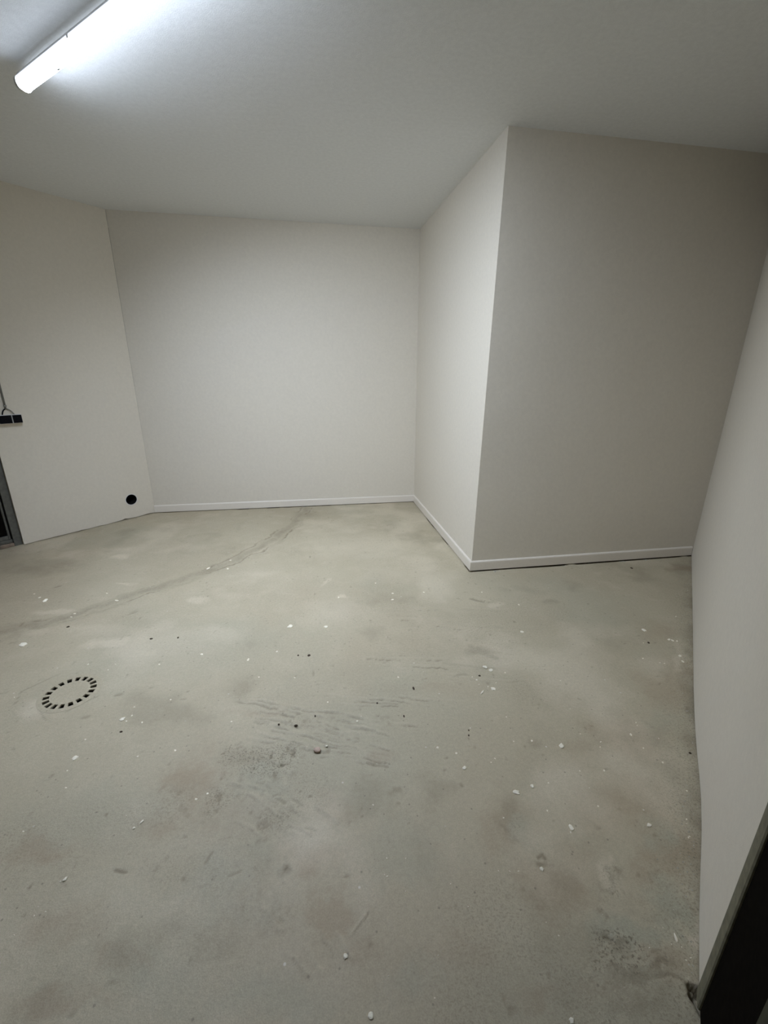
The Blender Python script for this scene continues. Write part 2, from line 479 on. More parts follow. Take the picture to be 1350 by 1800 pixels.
for k in range(16):
    u0 = rnd.uniform(620, 860); v0 = rnd.uniform(1050, 1200); ln = rnd.uniform(30, 90)
    ridges.append([(u0, v0), (u0 + ln, v0 + ln * .03)])
RS = [.45 if p_[0][1] > 1395 else 1.0 for p_ in ridges[:-76]] + [.6] * 34 + [.55] * 26 + [.3] * 16
for n_, pts in enumerate(ridges):
    c = RS[n_] * line_mask(pts, .0034, .045) * np.clip((RN[n_ % 3] - .38) * 5, 0, 1)
    np.maximum(dark, c * .62, out=dark); hgt -= c * .004
    c2 = line_mask([(p[0], p[1] - 4) for p in pts], .006, .03)
    hgt += c2 * .002
    np.maximum(pale, c2 * .10, out=pale)
# scratches, scuffs and hair cracks
for pts, wd, s in [([(240, 1075), (225, 1080)], .006, .5), ([(105, 1030), (98, 1032)], .01, .6), ([(90, 995), (100, 998)], .012, .4),
                   ([(202, 1530), (220, 1534)], .006, .8), ([(828, 1053), (850, 1058)], .01, .55), ([(828, 1135), (845, 1148), (870, 1156)], .02, .3),
                   ([(540, 1455), (560, 1458)], .004, .3), ([(205, 1222), (212, 1221)], .01, .55), ([(500, 1530), (505, 1524)], .006, .8),
                   ([(945, 1505), (952, 1500), (958, 1508)], .006, .7), ([(40, 1095), (34, 1100)], .01, .6), ([(780, 1165), (870, 1176)], .01, .14),
                   ([(1140, 1722), (1175, 1716), (1205, 1728)], .004, .5),
                   ([(400, 1545), (420, 1535)], .004, .4), ([(360, 1520), (372, 1500)], .004, .5)]:
    c = line_mask(pts, wd, .02); np.maximum(dark, c * s, out=dark); hgt -= c * .002
# shallow cut square round the drain
for pts in ([(114, 1252), (171, 1224)], [(67, 1244), (80, 1266)], [(37, 1216), (105, 1185)], [(25, 1240), (37, 1216)]):
    c = line_mask(pts, .0035, .006); np.maximum(dark, c * .45, out=dark); hgt -= c * .002
# broken edge beside the right doorway
hole = line_mask([(1214, 1737), (1228, 1742), (1227, 1752)], .007, .02)
hole = np.maximum(hole, line_mask([(1217, 1752), (1228, 1770), (1238, 1790), (1252, 1806)], .008, .02))
np.maximum(dark, hole, out=dark); hgt -= np.clip(hole, 0, 1) * .03
# ragged darkening along the foot of the right and left walls
sR = (X - D[0]) * NR[0] + (Y - D[1]) * NR[1]
edge = np.clip(1 - sR / .07, 0, 1) * (sR > -.05) * np.clip((vnoise(X, Y, 12, 33, 4) - .28) * 2.2, 0, 1)
np.maximum(dark, edge * .5, out=dark)
np.maximum(rough, np.clip(1 - sR / .25, 0, 1) * (sR > -.05) * .7, out=rough)
sL = (X - A[0]) * NL[0] + (Y - A[1]) * NL[1]
edge = np.clip(1 - sL / .05, 0, 1) * (sL > -.05) * np.clip((vnoise(X, Y, 12, 34, 4) - .3) * 2, 0, 1)
np.maximum(dark, edge * .4, out=dark)

hgt = hgt * fine_zone
rD = np.hypot(X - DRAIN[0], Y - DRAIN[1])
flat = np.clip((rD - .13) / .05, 0, 1); hgt *= flat
# keep the floor level where skirting stands on it
for (q0, q1) in ((A, B), (B, C), (C, D)):
    q0, q1 = np.array(q0), np.array(q1); d = q1 - q0; t = np.clip(((X - q0[0]) * d[0] + (Y - q0[1]) * d[1]) / (d @ d), 0, 1)
    dist = np.hypot(X - q0[0] - t * d[0], Y - q0[1] - t * d[1])
    hgt *= np.clip(dist / .12, .25, 1)
hgt = np.minimum(hgt, .0035)
# the screed stops short of the wall: a broken open joint under the skirting, the gap's shade painted dark
for (q0, q1, wd_, th_) in ((A, B, .013, .50), (B, C, .014, .45), (C, D, .018, .30)):
    q0, q1 = np.array(q0), np.array(q1); d = q1 - q0; t = np.clip(((X - q0[0]) * d[0] + (Y - q0[1]) * d[1]) / (d @ d), 0, 1)
    dist = np.hypot(X - q0[0] - t * d[0], Y - q0[1] - t * d[1])
    g_ = np.clip((wd_ + .004 - dist) / .004, 0, 1) * np.clip((vnoise(X, Y, 7, 140, 3) - th_) * 9, 0, 1)
    dark = np.maximum(dark, g_); hgt = hgt - g_ * .012

ny, nx = X.shape
verts = np.stack([X.ravel(), Y.ravel(), hgt.ravel()], 1).astype(np.float32)
idx = np.arange(nx * ny).reshape(ny, nx)
quads = np.stack([idx[:-1, :-1], idx[:-1, 1:], idx[1:, 1:], idx[1:, :-1]], -1).reshape(-1, 4)
cx = X.ravel()[quads].mean(1); cy = Y.ravel()[quads].mean(1)
inside = np.ones(len(quads), bool)
inside &= np.hypot(cx - DRAIN[0], cy - DRAIN[1]) > .108                        # opening under the drain cover
inside &= ((cx - A[0]) * NL[0] + (cy - A[1]) * NL[1]) > -.16                    # behind the left wall
inside &= ((cx - D[0]) * NR[0] + (cy - D[1]) * NR[1]) > -.35                    # behind the right wall
inside &= ~((cx > C[0] + .13) & (cy > C[1] + .13))
quads = quads[inside]
me = bpy.data.meshes.new('floor')
me.vertices.add(len(verts)); me.vertices.foreach_set('co', verts.ravel())
me.loops.add(len(quads) * 4); me.loops.foreach_set('vertex_index', quads.ravel().astype(np.int32))
me.polygons.add(len(quads)); me.polygons.foreach_set('loop_start', np.arange(0, len(quads) * 4, 4, dtype=np.int32))
me.update(calc_edges=True)
for nm, arr in (('brown', brown), ('bluegrey', blue), ('pale', pale), ('dark', dark), ('rough', rough)):
    at_ = me.attributes.new(nm, 'FLOAT', 'POINT'); at_.data.foreach_set('value', np.clip(arr, 0, 1).ravel().astype(np.float32))
me.polygons.foreach_set('use_smooth', np.ones(len(quads), bool))
floor = structure(link('floor', me, M_FLOOR))

# ---------------------------------------------------------------- walls and ceiling
cb = bmesh.new(); add_box(cb, -6.5, 3.6, -5.3, 5.2, H, H + .12)
structure(from_bm('ceiling', cb, M_CEIL))
wall_grid('wall_back', A, (B[0] + .12, B[1]), AC, (BC[0] + .12, BC[1]), M_WALL, (0, 1), seed=2, amp=0)
wall_grid('wall_jut_side', B, C, BC, CC, M_WALL, (1, 0), seed=3, amp=0)
wall_grid('wall_jut_front', C, D, CC, DC, M_WALL, (0, 1), seed=4, amp=.001)


def r_bulge(s):   # the right wall's plaster swings back by a centimetre and a half before the doorway
    return .016 * math.exp(-((s - 2.62) / .30) ** 2)


Lr = float(np.linalg.norm(E0 - np.array(D)))
wall_grid('wall_right', D, E0, DC, E0, M_WALL, -NR, seed=5, bulge=r_bulge, base=.006, amp=.004)
DOOR2_W, DOOR_H = 1.00, 2.08
P2 = E0 + DR * DOOR2_W
wall_grid('wall_right_over_door', E0, P2, E0, P2, M_WALL, -NR, z0=DOOR_H, seed=6)
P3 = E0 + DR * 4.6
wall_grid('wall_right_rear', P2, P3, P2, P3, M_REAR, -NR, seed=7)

# left wall, with the round pipe opening and the doorway cut through it
S_DOOR, W_DOOR = 1.12, .95
S_END = 4.95


def left_pt(s, z, off=0.0):
    p = np.array(A) + DL * s + NL * off
    return (p[0], p[1], z)


PIPE_S, PIPE_Z, PIPE_R = .211, .192, .052
bm = bmesh.new()
outline = []
nb = 90
for i in range(nb + 1):
    s = S_DOOR * i / nb
    z = .002 + .007 * max(0, float(vnoise(np.array([s]), np.array([0.]), 9, 4, 3)[0]) - .30) * 2
    if abs(s - .30) < .03: z += .010 * (1 - abs(s - .30) / .03)
    outline.append((s, z))
outline += [(S_DOOR, DOOR_H), (S_DOOR + W_DOOR, DOOR_H), (S_DOOR + W_DOOR, 0), (S_END, 0), (S_END, H), (0, H)]
ring = [(PIPE_S + PIPE_R * math.cos(a), PIPE_Z + PIPE_R * math.sin(a)) for a in [k * 2 * math.pi / 32 for k in range(32)]]
es = []
for loop in (outline, ring):
    vs = [bm.verts.new(left_pt(s, z)) for s, z in loop]
    es += [bm.edges.new((vs[k], vs[(k + 1) % len(vs)])) for k in range(len(vs))]
bmesh.ops.triangle_fill(bm, use_beauty=True, edges=es)
r = bmesh.ops.extrude_face_region(bm, geom=list(bm.faces))
bmesh.ops.translate(bm, verts=[g for g in r['geom'] if isinstance(g, bmesh.types.BMVert)], vec=(-NL[0] * .14, -NL[1] * .14, 0))
structure(from_bm('wall_left', bm, M_WALL))
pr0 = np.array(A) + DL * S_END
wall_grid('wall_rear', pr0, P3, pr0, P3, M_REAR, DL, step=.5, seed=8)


# ---------------------------------------------------------------- skirting boards
def skirting(name, p0, p1, n_in, h=.080, t=.014, ext0=0.0, ext1=0.0, mitre0=0.0, mitre1=0.0, z0=.0065):
    p0, p1 = np.array(p0, float), np.array(p1, float); d = (p1 - p0) / np.linalg.norm(p1 - p0); n_in = np.array(n_in, float)
    prof = [(0, z0), (t, z0), (t, h - .012), (t - .0015, h - .006), (t - .005, h - .0015), (t - .009, h), (0, h)]
    V = []
    for (p, mt_, sg) in ((p0, mitre0, 1), (p1, mitre1, -1)):
        for (o, z) in prof:
            q = p + n_in * (o + .0005) + d * sg * mt_ * o
            V.append((q[0], q[1], z))
    n = len(prof); Fc = [tuple(range(n)), tuple(range(2 * n - 1, n - 1, -1))]
    for k in range(n): Fc.append((k, k + n, (k + 1) % n + n, (k + 1) % n))
    me_ = mesh(name, V, Fc)
    b_ = bmesh.new(); b_.from_mesh(me_); bmesh.ops.recalc_face_normals(b_, faces=b_.faces); b_.to_mesh(me_); b_.free()
    return structure(link(name, me_, M_BASE))


skirting('baseboard_back', A, B, (0, -1), mitre1=1)
skirting('baseboard_jut_side', B, C, (-1, 0), mitre0=1, mitre1=-1)
skirting('baseboard_jut_front', C, (D[0] - .016, D[1]), (0, -1), mitre0=-1, mitre1=0)


# ---------------------------------------------------------------- doors
def frame_obj(name, rects, y0, y1, mat, parent, bev=.002):
    b_ = bmesh.new()
    for (x0, x1, z0, z1) in rects: add_box(b_, x0, x1, y0, y1, z0, z1, bev=bev, seg=1)
    return from_bm(name, b_, mat, parent)


# door_1: local x runs along the left wall away from the corner, local y points out of the room
def local_frame(name, origin, dx, rec):
    o = empty(name, (float(origin[0]), float(origin[1]), 0), math.atan2(dx[1], dx[0]))
    return structure(o)


# for the left wall the outward side is local -y when x runs along DL
ang = math.atan2(DL[1], DL[0]); ly = np.array([-math.sin(ang), math.cos(ang)])
sg = 1.0 if ly @ (-NL) > 0 else -1.0
d1 = local_frame('door_1', np.array(A) + DL * S_DOOR, DL, 0)
d1['label'] = 'glazed grey steel door in the left wall'


def yy(a, c): return (min(sg * a, sg * c), max(sg * a, sg * c))


e = .0012
frame_obj('door_frame', [(e, .055, 0.0, DOOR_H - e), (W_DOOR - .055, W_DOOR - e, 0, DOOR_H - e), (.055, W_DOOR - .055, DOOR_H - .055, DOOR_H - e)], *yy(.030, .085), M_STEEL, d1)
frame_obj('frame_seal', [(.0552, .062, .09, DOOR_H - .056), (W_DOOR - .062, W_DOOR - .0552, .09, DOOR_H - .056)], *yy(.048, .080), M_BLACK, d1, 0)
leaf1 = frame_obj('door_infill', [(.063, .078, .06, DOOR_H - .06), (W_DOOR - .10, W_DOOR - .063, .06, DOOR_H - .06), (.078, W_DOOR - .10, .06, .094), (.078, W_DOOR - .10, DOOR_H - .12, DOOR_H - .06)], *yy(.050, .082), M_STEEL, d1)
frame_obj('black_panel', [(.0785, W_DOOR - .1005, .0945, DOOR_H - .1205)], *yy(.062, .076), M_BLACK, leaf1, 0)
frame_obj('handle', [(W_DOOR - .09, W_DOOR - .075, 1.0, 1.02), (W_DOOR - .20, W_DOOR - .075, 1.004, 1.016)], *yy(.012, .049), M_STEEL, leaf1)
frame_obj('threshold', [(.056, W_DOOR - .056, .002, .030)], *yy(.026, .088), M_SILL, d1, .004)
frame_obj('sill_step', [(.056, W_DOOR - .056, .031, .058)], *yy(.046, .088), M_STEEL, d1, .003)

ang2 = math.atan2(DR[1], DR[0]); ly2 = np.array([-math.sin(ang2), math.cos(ang2)])
sg = 1.0 if ly2 @ (-NR) > 0 else -1.0
d2 = local_frame('door_2', E0, DR, 0)
d2['label'] = 'dark open doorway, its darkness painted as black panels, in a dusty brown frame at the right wall'
frame_obj('door_frame', [(e, .0445, 0.0, DOOR_H - e), (DOOR2_W - .06, DOOR2_W - e, 0, DOOR_H - e), (.0445, DOOR2_W - .06, DOOR_H - .06, DOOR_H - e)], *yy(-.004, .060), M_OLIVE, d2, .003)
dark_fill = frame_obj('door_infill', [(.045, .262, .004, DOOR_H - .062)], *yy(.002, .058), M_BLACK, d2, 0)  # black sheets stand in for the darkness inside the open doorway
frame_obj('stile', [(.2625, .340, .004, DOOR_H - .062)], *yy(-.001, .058), simple('dark_olive_stile', (0.045, 0.045, 0.028), .7, .2, var=.2), dark_fill)
frame_obj('wide_dark_sheet', [(.3405, DOOR2_W - .061, .004, DOOR_H - .062)], *yy(.002, .058), M_BLACK, dark_fill, 0)

# ================================================================ THINGS
# ---------------------------------------------------------------- fluorescent batten on the ceiling
LA = np.array([-1.210, 2.726]); LB = LA + np.array([.745, -.667]) / math.hypot(.745, .667) * 1.50
la = math.atan2(LB[1] - LA[1], LB[0] - LA[0])
GAP = .038                     # the batten hangs a few centimetres on brackets below the ceiling
lamp = empty('ceiling_light', (float(LA[0]), float(LA[1]), H - GAP), la)
tag(lamp, 'glowing white fluorescent batten light mounted on the ceiling at upper left', 'light')
LN = 1.50
hb = bmesh.new(); add_box(hb, .004, LN - .004, -.0170, .0170, -.0135, -.0005, bev=.003)
from_bm('housing', hb, M_WHITEP, lamp)


for xk in (.98, LN - .10):
    kb = bmesh.new(); add_box(kb, xk - .015, xk + .015, -.012, .012, .0, GAP - .0008, bev=.002)
    from_bm('mounting_bracket', kb, M_WHITEP, lamp)


def u_profile(wd, dep, r, n=8):
    pts = [(-wd * .62, -.0140), (-wd * .9, -.0190), (-wd, -.028)]
    for k in range(n + 1):
        a = math.pi + k * math.pi / 2 / n
        pts.append((-wd + r + r * math.cos(a), -dep + r + r * math.sin(a)))
    for k in range(n + 1):
        a = 1.5 * math.pi + k * math.pi / 2 / n
        pts.append((wd - r + r * math.cos(a), -dep + r + r * math.sin(a)))
    pts += [(wd, -.028), (wd * .9, -.0190), (wd * .62, -.0140)]
    return pts


def prism(name, prof, x0, x1, mat, parent):
    n = len(prof)
    V = [(x0, y, z) for y, z in prof] + [(x1, y, z) for y, z in prof]
    Fc = [tuple(range(n)), tuple(range(2 * n - 1, n - 1, -1))] + [(k, (k + 1) % n, (k + 1) % n + n, k + n) for k in range(n)]
    me_ = mesh(name, V, Fc); b_ = bmesh.new(); b_.from_mesh(me_); bmesh.ops.recalc_face_normals(b_, faces=b_.faces); b_.to_mesh(me_); b_.free()
    return link(name, me_, mat, parent)


mg, ntg, bg = new_mat('glowing_diffuser')
bg.inputs['Base Color'].default_value = (.9, .9, .9, 1)
bg.inputs['Emission Color'].default_value = LAMP_COLOR
tcg = ntg.nodes.new('ShaderNodeTexCoord'); sxg = ntg.nodes.new('ShaderNodeSeparateXYZ')   # glow shaped weaker towards the top, to keep the ceiling less bright
mrg = ntg.nodes.new('ShaderNodeMapRange')
for k_, v_ in zip(('From Min', 'From Max', 'To Min', 'To Max'), (-.024, -.062, LAMP_STRENGTH * .05, LAMP_STRENGTH)): mrg.inputs[k_].default_value = v_
ntg.links.new(tcg.outputs['Object'], sxg.inputs[0]); ntg.links.new(sxg.outputs['Z'], mrg.inputs['Value'])
mry = ntg.nodes.new('ShaderNodeMapRange'); mul = ntg.nodes.new('ShaderNodeMath'); mul.operation = 'MULTIPLY'   # glow also dimmed on the side away from the jutting wall
for k_, v_ in zip(('From Min', 'From Max', 'To Min', 'To Max'), (-.030, .010, .30, 1.0)): mry.inputs[k_].default_value = v_
ntg.links.new(sxg.outputs['Y'], mry.inputs['Value']); ntg.links.new(mrg.outputs[0], mul.inputs[0]); ntg.links.new(mry.outputs[0], mul.inputs[1])
ntg.links.new(mul.outputs[0], bg.inputs['Emission Strength'])
dif = prism('diffuser', u_profile(.0298, .064, .027), .018, LN - .018, mg, lamp)
M_CAP = simple('white_end_cap', (0.85, 0.86, 0.84), .4, .4, var=.02)
for x0, x1 in ((0, .0175), (LN - .0175, LN)):
    prism('end_cap', u_profile(.0315, .066, .028), x0, x1, M_CAP, lamp)
for xk in (.50, 1.05):
    cb = bmesh.new(); add_box(cb, xk, xk + .012, -.0335, -.0305, -.036, -.024, bev=.001)
    from_bm('clip', cb, M_WHITEP, lamp)
cb = bmesh.new(); bmesh.ops.create_icosphere(cb, subdivisions=2, radius=1)
for v in cb.verts: v.co = Vector((.32 + v.co.x * .012, .008 + v.co.y * .004, -.0648 + v.co.z * .002))
from_bm('dirt_spot', cb, simple('dead_insect', (0.10, .10, .09), .8), dif)

# two area lights added to the lamp to shape its throw, stronger on one side
for side in (1, -1):
    ld = bpy.data.lights.new('lamp_light', 'AREA'); ld.shape = 'RECTANGLE'; ld.size = 1.42; ld.size_y = .022
    ld.energy = WING_POWER[0] if side == 1 else WING_POWER[1]; ld.color = LAMP_COLOR[:3]; ld.spread = WING_SPREAD
    lo = bpy.data.objects.new('lamp_light', ld); COL.objects.link(lo); lo.parent = lamp
    lo.location = (LN / 2, side * .0235, -.0655)
    lo.rotation_euler = (side * WING_TILT, 0, 0)

# ---------------------------------------------------------------- surface sockets with their cable, on the left wall
angL = math.atan2(-DL[1], -DL[0])       # local x towards the corner, local -y into the room


def wall_item(name, s, z):
    p = left_pt(s, z, .0006)
    return empty(name, p, angL)


ly3 = np.array([-math.sin(angL), math.cos(angL)])
SI = 1.0 if ly3 @ NL > 0 else -1.0       # sign of local y that points into the room


def yin(a, c): return (min(SI * a, SI * c), max(SI * a, SI * c))


for (s, lab, wd) in ((.9605, 'right one of two black-faced white socket boxes on the left wall', .0640),
                     (1.0370, 'left one of two black-faced socket boxes, fed by a black cable loop', .0860)):
    t = wall_item('socket', s, 1.047)
    tag(t, lab, 'socket')
    y0, y1 = yin(0, .034)
    box('back_box', (-wd / 2, wd / 2, y0, y1, -.034, .034), M_WHITEP, t, bev=.003)
    y0, y1 = yin(.0343, .041)
    fc = box('cover_plate', (-wd / 2 + .003, wd / 2 - .003, y0, y1, -.031, .031), M_BLACKP, t, bev=.002)
    b_ = bmesh.new()
    for dz in (-.010, .010):
        ya_, yb_ = yin(.0412, .0424); add_box(b_, -.004, .004, ya_, yb_, dz - .0025, dz + .0025)
    from_bm('contact', b_, M_PIPE, fc)

cond = wall_item('conduit', 1.012, 0)
tag(cond, 'thin grey electrical conduit dropping down left wall to the black sockets', 'conduit')
b_ = bmesh.new(); tube_mesh(b_, [(0, SI * .010, H - .004), (0, SI * .010, 1.128)], .0065, 12)
from_bm('pipe', b_, M_CABLE, cond, True)
for z in (1.60, 2.2, 1.150):
    y0, y1 = yin(.0005, .019)
    box('clip', (-.009, .009, y0, y1, z - .006, z + .006), M_WHITEP if z > 1.2 else M_CABLE, cond, bev=.002)


def arc(p0, p1, p2, n=10):
    return [tuple((1 - t) ** 2 * a + 2 * (1 - t) * t * c + t * t * d for a, c, d in zip(p0, p1, p2)) for t in [k / n for k in range(n + 1)]]


b_ = bmesh.new(); tube_mesh(b_, arc((-.004, SI * .010, 1.127), (-.026, SI * .012, 1.115), (-.031, SI * .014, 1.0815)), .0045, 10)
from_bm('black_cable', b_, M_BLACKP, cond, True)
b_ = bmesh.new(); tube_mesh(b_, arc((.004, SI * .010, 1.127), (.03, SI * .011, 1.118), (.044, SI * .013, 1.0815)), .0035, 10)
from_bm('grey_cable', b_, M_CABLE, cond, True)

# ---------------------------------------------------------------- round pipe through the left wall
pipe = wall_item('wall_pipe', PIPE_S, PIPE_Z)
tag(pipe, 'open round black pipe end low in the left wall near the corner', 'pipe')


def tube_between(name, r0, r1, ya, yb, mat, parent, n=40):
    V = []; Fc = []
    for (r, y) in ((r0, ya), (r1, ya), (r1, yb), (r0, yb)):
        for k in range(n):
            a = 2 * math.pi * k / n; V.append((r * math.cos(a), y, r * math.sin(a)))
    for q in range(4):
        for k in range(n):
            Fc.append((q * n + k, q * n + (k + 1) % n, ((q + 1) % 4) * n + (k + 1) % n, ((q + 1) % 4) * n + k))
    me_ = mesh(name, V, Fc); b2 = bmesh.new(); b2.from_mesh(me_); bmesh.ops.recalc_face_normals(b2, faces=b2.faces); b2.to_mesh(me_); b2.free()
    return link(name, me_, mat, parent)


tube_between('rim', PIPE_R, PIPE_R + .006, SI * 0.0, SI * .0018, M_WHITEP, pipe)
tube_between('sleeve', PIPE_R - .004, PIPE_R - .0008, SI * -.30, SI * .0012, M_PIPE, pipe)
b_ = bmesh.new(); bmesh.ops.create_circle(b_, cap_ends=True, segments=40, radius=PIPE_R - .004, matrix=Matrix.Translation((0, SI * -.29, 0)) @ Matrix.Rotation(math.pi / 2, 4, 'X'))
r_ = bmesh.ops.extrude_face_region(b_, geom=list(b_.faces)); bmesh.ops.translate(b_, verts=[g for g in r_['geom'] if isinstance(g, bmesh.types.BMVert)], vec=(0, SI * -.01, 0))
from_bm('pipe_end', b_, M_PIPE, pipe)

# ---------------------------------------------------------------- floor drain
drain = empty('floor_drain', (DRAIN[0], DRAIN[1], 0), 0)
tag(drain, 'round concrete-grey floor drain cover with a ring of black slots', 'drain')


def ring_pts(bm_, r, z, n): return [bm_.verts.new((r * math.cos(2 * math.pi * k / n), r * math.sin(2 * math.pi * k / n), z)) for k in range(n)]


NS, SUB = 18, 6
n = NS * SUB
RI, RO, RF = .079, .105, .127
ZT, ZB = .0022, -.005
b_ = bmesh.new()
top = {r: ring_pts(b_, r, ZT, n) for r in (RI, RO)}; bot = {r: ring_pts(b_, r, ZB, n) for r in (RI, RO)}
b_.faces.new(top[RI]); b_.faces.new(list(reversed(bot[RI])))
for k in range(n):
    k1 = (k + 1) % n
    b_.faces.new((top[RI][k], top[RI][k1], bot[RI][k1], bot[RI][k]))
from_b = b_
for v in list(top[RO]) + list(bot[RO]): b_.verts.remove(v)
from_bm('cover_disc', b_, M_COVER, drain)
bar_me = None
for k in range(NS):
    if bar_me is None:
        q = bmesh.new(); a0, a1 = -math.pi / NS * .42, math.pi / NS * .42; g = []
        for z in (ZT, ZB):
            for (r, a) in ((RI + .0002, a0), (RO - .0002, a0), (RO - .0002, a1), (RI + .0002, a1)):
                g.append(q.verts.new((r * math.cos(a), r * math.sin(a), z)))
        for fc_ in ((0, 1, 2, 3), (7, 6, 5, 4), (0, 4, 5, 1), (1, 5, 6, 2), (2, 6, 7, 3), (3, 7, 4, 0)): q.faces.new([g[i] for i in fc_])
        bmesh.ops.recalc_face_normals(q, faces=q.faces)
        bar_me = bpy.data.meshes.new('bar'); q.to_mesh(bar_me); q.free(); bar_me.materials.append(M_COVER)
    o = bpy.data.objects.new('bar', bar_me); COL.objects.link(o); o.parent = drain; o.rotation_euler = (0, 0, 2 * math.pi * k / NS + .1)
b_ = bmesh.new(); R4 = [ring_pts(b_, r, z, 72) for r, z in ((RO, ZT), (RF, .0008), (RF, -.004), (RO, ZB))]
for q in range(4):
    for k in range(72): b_.faces.new((R4[q][k], R4[q][(k + 1) % 72], R4[(q + 1) % 4][(k + 1) % 72], R4[(q + 1) % 4][k]))
from_bm('outer_ring', b_, M_COVER, drain)
b_ = bmesh.new(); R4 = [ring_pts(b_, r, z, 48) for r, z in ((.1065, -.0055), (.107, -.25))]
for k in range(48): b_.faces.new((R4[0][k], R4[0][(k + 1) % 48], R4[1][(k + 1) % 48], R4[1][k]))
b_.faces.new(R4[1])
from_bm('drain_shaft', b_, M_PIPE, drain)


# ---------------------------------------------------------------- plaster flakes, paint drops and crumbs on the floor
def flake_mesh(rx, ry, h, rot, seed, mat, nseg=10, star=.35):
    rr = random.Random(seed); b2 = bmesh.new(); bt, md, tp = [], [], []
    for k in range(nseg):
        a = 2 * math.pi * k / nseg; f = 1 - star * rr.random()
        x, y = rx * f * math.cos(a), ry * f * math.sin(a)
        xr, yr = x * math.cos(rot) - y * math.sin(rot), x * math.sin(rot) + y * math.cos(rot)
        bt.append(b2.verts.new((xr, yr, 0))); md.append(b2.verts.new((xr * .96, yr * .96, h * .7)))
        tp.append(b2.verts.new((xr * .6, yr * .6, h * (.8 + .4 * rr.random()))))
    for k in range(nseg):
        j = (k + 1) % nseg
        b2.faces.new((bt[k], bt[j], md[j], md[k])); b2.faces.new((md[k], md[j], tp[j], tp[k]))
    b2.faces.new(tp); b2.faces.new(list(reversed(bt)))
    bmesh.ops.recalc_face_normals(b2, faces=b2.faces)
    me_ = bpy.data.meshes.new('flake'); b2.to_mesh(me_); b2.free(); me_.materials.append(mat)
    return me_


def floor_z(x, y):
    i = int(np.clip(np.searchsorted(xs, x), 1, nx - 1)); j = int(np.clip(np.searchsorted(ys, y), 1, ny - 1))
    return float(max(hgt[j - 1:j + 1, i - 1:i + 1].max(), -.004))


# the largest loose flakes: things of their own (u, v, half length px, half width px, turn, label)
FL = [(132, 1333, 8, 4.2, .7, 'white plaster flake on floor left of centre, below the round drain'),
      (215, 1265, 6.5, 3.2, .7, 'white plaster flake just right of and below the round drain'),
      (907, 1393, 7.5, 5, -.1, 'largest pointed white plaster flake on the right part of the floor'),
      (935, 1382, 5, 3, -1.0, 'small slanted plaster flake directly above right of the largest pointed one'),
      (1004, 1455, 7, 4.2, -1.2, 'upright white plaster flake below the largest pointed one on the right'),
      (987, 1311, 6.5, 4.5, -.3, 'white plaster flake with a broken grey side, right of floor centre'),
      (1141, 1451, 5.5, 4, -.7, 'white plaster flake by the blue-grey patch near the right wall'),
      (952, 1529, 5, 3.5, -1.2, 'white plaster flake beside a dark pit in the lower right floor'),
      (816, 1350, 4.2, 3.4, .3, 'small round white flake alone in the smooth middle of the floor'),
      (510, 1101, 5.5, 3, .5, 'white plaster flake in the middle of the floor, left of a fainter one'),
      (573, 1102, 5, 2.6, .2, 'fainter whitish flake in the middle of the floor, right of another'),
      (853, 1173, 5, 2.6, -.4, 'left one of two white flakes above a starry splatter'),
      (863, 1178, 4.5, 2.6, -.3, 'right one of two white flakes above a starry splatter'),
      (867, 1211, 5.5, 3, -.6, 'pinkish white flake at the right end of the starry splatter'),
      (848, 1217, 5, 2, .9, 'thin white flake at the left end of the starry splatter'),
      (918, 1111, 4.5, 2.4, -.3, 'white flake on the floor in front of the jutting wall'),
      (1132, 1108, 4.5, 2.4, -.1, 'white flake near the far right corner of the floor'),
      (41, 1133, 10, 3.6, .1, 'wide star-shaped white flake near the left edge, above the drain'),
      (607, 1682, 5, 6.5, 0, 'pale round flake low in the middle beside short ridges'),
      (652, 1786, 6, 8, 0, 'pale round flake at the bottom picture edge, centre'),
      (1005, 1795, 7, 6, -.7, 'pale flake at the bottom picture edge, right of centre'),
      (115, 1546, 7, 2.8, .7, 'slanted white flake low on the left beside small crumbs'),
      (249, 1446, 7, 2, .7, 'upper thin slanted scrap of white plaster, left lower floor'),
      (236, 1456, 4, 2, .6, 'lower thin slanted scrap of white plaster, left lower floor'),
      (79, 1056, 5, 3, .1, 'white flake lying on the filled trench at the left'),
      (1188, 1650, 3, 8, -.3, 'long white scrap near the foot of the right doorway')]


def world_turn(u, v, rot):
    x0, y0 = F(u, v); x1, y1 = F(u + math.cos(rot) * 3, v - math.sin(rot) * 3)
    return math.atan2(y1 - y0, x1 - x0)


for k, (u, v, a, b2, rot, lab) in enumerate(FL):
    x, y = F(u, v); x1, y1 = F(u + a * math.cos(rot), v - a * math.sin(rot)); la_ = math.hypot(x1 - x, y1 - y)
    x2, y2 = F(u - b2 * math.sin(rot), v - b2 * math.cos(rot)); lb_ = math.hypot(x2 - x, y2 - y)
    me_ = flake_mesh(la_, lb_, .0035, math.atan2(y1 - y, x1 - x), k, M_PLASTER, 11, .42)
    o = bpy.data.objects.new('plaster_flake', me_); COL.objects.link(o); o.location = (x, y, floor_z(x, y) + .0003)
    tag(o, lab, 'plaster flake', 'plaster flakes scattered on the floor')

